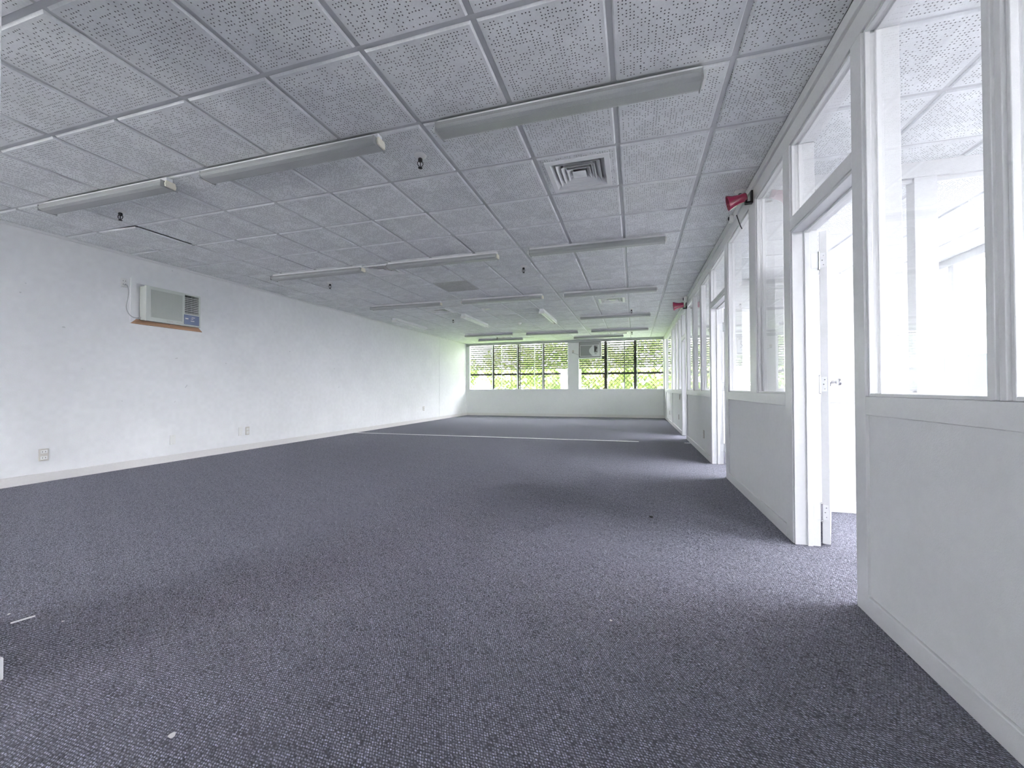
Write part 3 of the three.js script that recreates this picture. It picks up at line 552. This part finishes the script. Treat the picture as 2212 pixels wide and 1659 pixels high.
// ---------------------------------------------------------------- on the floor
tag(mesh('floor_strip', rbox(XL + 0.016, 0.072, 0, 0.004, 7.83, 7.90, 0.0015), M.strip), 'long pale metal joint strip across the carpet', 'floor strip');
tag(mesh('floor_strip', rbox(0.845, 0.938, 0, 0.004, 7.86, 7.92, 0.0015), M.strip), 'short pale strip piece against the partition', 'floor strip');
{ const m = mesh('stick', rbox(-0.034, 0.034, 0, 0.005, -0.004, 0.004, 0.001), M.paper); m.position.set(-2.478, 0, -1.09); m.rotation.y = 1.25; tag(m, 'thin white stick on the carpet at lower left', 'stick'); }
const scrap = (x, d, r, label) => { const s = new THREE.Shape(); const n = 8; for (let k = 0; k <= n; k++) { const a = k / n * Math.PI * 2, q = r * (0.65 + 0.5 * rnd()); k ? s.lineTo(Math.cos(a) * q, Math.sin(a) * q) : s.moveTo(q, 0); } const g = new THREE.ExtrudeGeometry(s, { depth: 0.002, bevelEnabled: false }); g.rotateX(-Math.PI / 2); const m = mesh('paper_scrap', g, M.paper); m.position.set(x, 0.0005, -d); tag(m, label, 'scrap'); };
scrap(-1.248, 0.846, 0.011, 'pale scrap on the carpet at bottom left');
scrap(-2.60, 1.10, 0.006, 'tiny white scrap left of the stick');
scrap(-2.30, 1.13, 0.005, 'tiny white scrap right of the stick');
scrap(-0.10, 1.775, 0.006, 'tiny white scrap on the dark carpet below centre');
{ const m = mesh('dark_clip', lathe([[0, 0.008], [0.012, 0.006], [0.016, 0]], 10), M.black); m.position.set(0.116, 0.0, -3.283); tag(m, 'tiny dark clip on the carpet before the nearest door', 'clip'); }

// ================================================================ OUTSIDE
struct(mesh('lawn', box(-40, 2.2, -0.6, -0.25, DF + 0.16, 70), M.grass), 'green lawn outside the far windows');
struct(mesh('yard', box(XO + 0.16, 60, -0.6, -0.25, -40, 70), M.asphalt), 'grey asphalt yard beyond the offices');
struct(mesh('forecourt', box(-40, XO + 0.16, -0.6, -0.25, -40, DR - 0.16), M.concrete), 'pale concrete forecourt behind the camera');
{ const g = group('yard_fence'); for (let k = 0; k < 30; k++) mesh('fence_panel', box(17, 17.05, -0.25, 2.7, -12 + k * 1.6, -12 + k * 1.6 + 1.57), M.fence, g); tag(g, 'blue panel fence across the yard beyond the offices', 'fence'); }
for (const [x0, x1, label] of [[-6.2, -2.0, 'outdoor louvre slats outside the left far window'], [-1.95, 1.3, 'outdoor louvre slats outside the right far window']]) {
  const g = group('louvre_awning', 0, 0, DF + 0.55);
  const slat = rbox(x0, x1, -0.007, 0.007, -0.036, 0.036, 0.003); slat.rotateX(-0.55);
  for (let k = 0; k < 13; k++) { const m = mesh('slat', slat, M.louvre, g); m.position.y = 1.72 + k * 0.078; }
  for (const x of [x0, (x0 + x1) / 2, x1]) mesh('upright', rbox(x - 0.02, x + 0.02, -0.25, 2.76, 0.06, 0.10, 0.003), M.louvre, g);
  tag(g, label, 'louvre awning');
}
{
  const lg = new THREE.BufferGeometry(); lg.setAttribute('position', new THREE.Float32BufferAttribute([0, 0, 0, 0.35, 0.06, 0.5, 0, 0.10, 1, 0, 0, 0, 0, 0.10, 1, -0.35, 0.06, 0.5], 3)); lg.setAttribute('uv', new THREE.Float32BufferAttribute(new Array(12).fill(0), 2)); lg.computeVertexNormals();
  const tree = (x, d, h, r, mat, label) => {
    const g = group('garden_tree', x, -0.25, d), n = 1500, im = new THREE.InstancedMesh(lg, mat, n), q = new THREE.Quaternion(), e = new THREE.Euler(), m4 = new THREE.Matrix4();
    mesh('trunk', new THREE.CylinderGeometry(0.06, 0.11, h * 0.6, 8).translate(0, h * 0.3, 0), M.bark, g);
    for (let k = 0; k < n; k++) { const u = rnd() * 2 - 1, a = rnd() * 6.283, t = Math.cbrt(0.25 + 0.75 * rnd()), s = Math.sqrt(1 - u * u), sz = 0.16 + 0.16 * rnd(); e.set(rnd() * 6.3, rnd() * 6.3, rnd() * 6.3); m4.compose(new THREE.Vector3(s * Math.cos(a) * r * t, h * 0.62 + u * h * 0.40 * t, s * Math.sin(a) * r * t), q.setFromEuler(e), new THREE.Vector3(sz, sz, sz)); im.setMatrixAt(k, m4); }
    im.name = 'foliage'; im.castShadow = im.receiveShadow = true; im.userData.kind = 'stuff'; g.add(im); tag(g, label, 'tree', 'trees outside the far windows');
  };
  [[-10.5, 22.5, 3.6, 1.7, 0], [-7.0, 23.5, 3.9, 1.8, 1], [-4.2, 22.0, 3.8, 1.7, 0], [-1.6, 23.0, 3.5, 1.7, 1], [1.0, 22.4, 3.9, 1.8, 0], [3.4, 23.2, 3.6, 1.8, 1], [-13.6, 24, 4.0, 2.0, 1]].forEach(([x, d, h, r, k], i) => tree(x, d, h, r, k ? M.leafB : M.leafA, ['leafy tree outside the left end of the left far window', 'pale leafy tree outside the left far window', 'leafy tree outside the right part of left far window', 'pale leafy tree outside behind the far pier', 'leafy tree outside the right far window', 'pale leafy tree outside past the far right corner', 'pale leafy tree outside beyond the left far corner'][i]));
}

renderer.render(scene, camera);
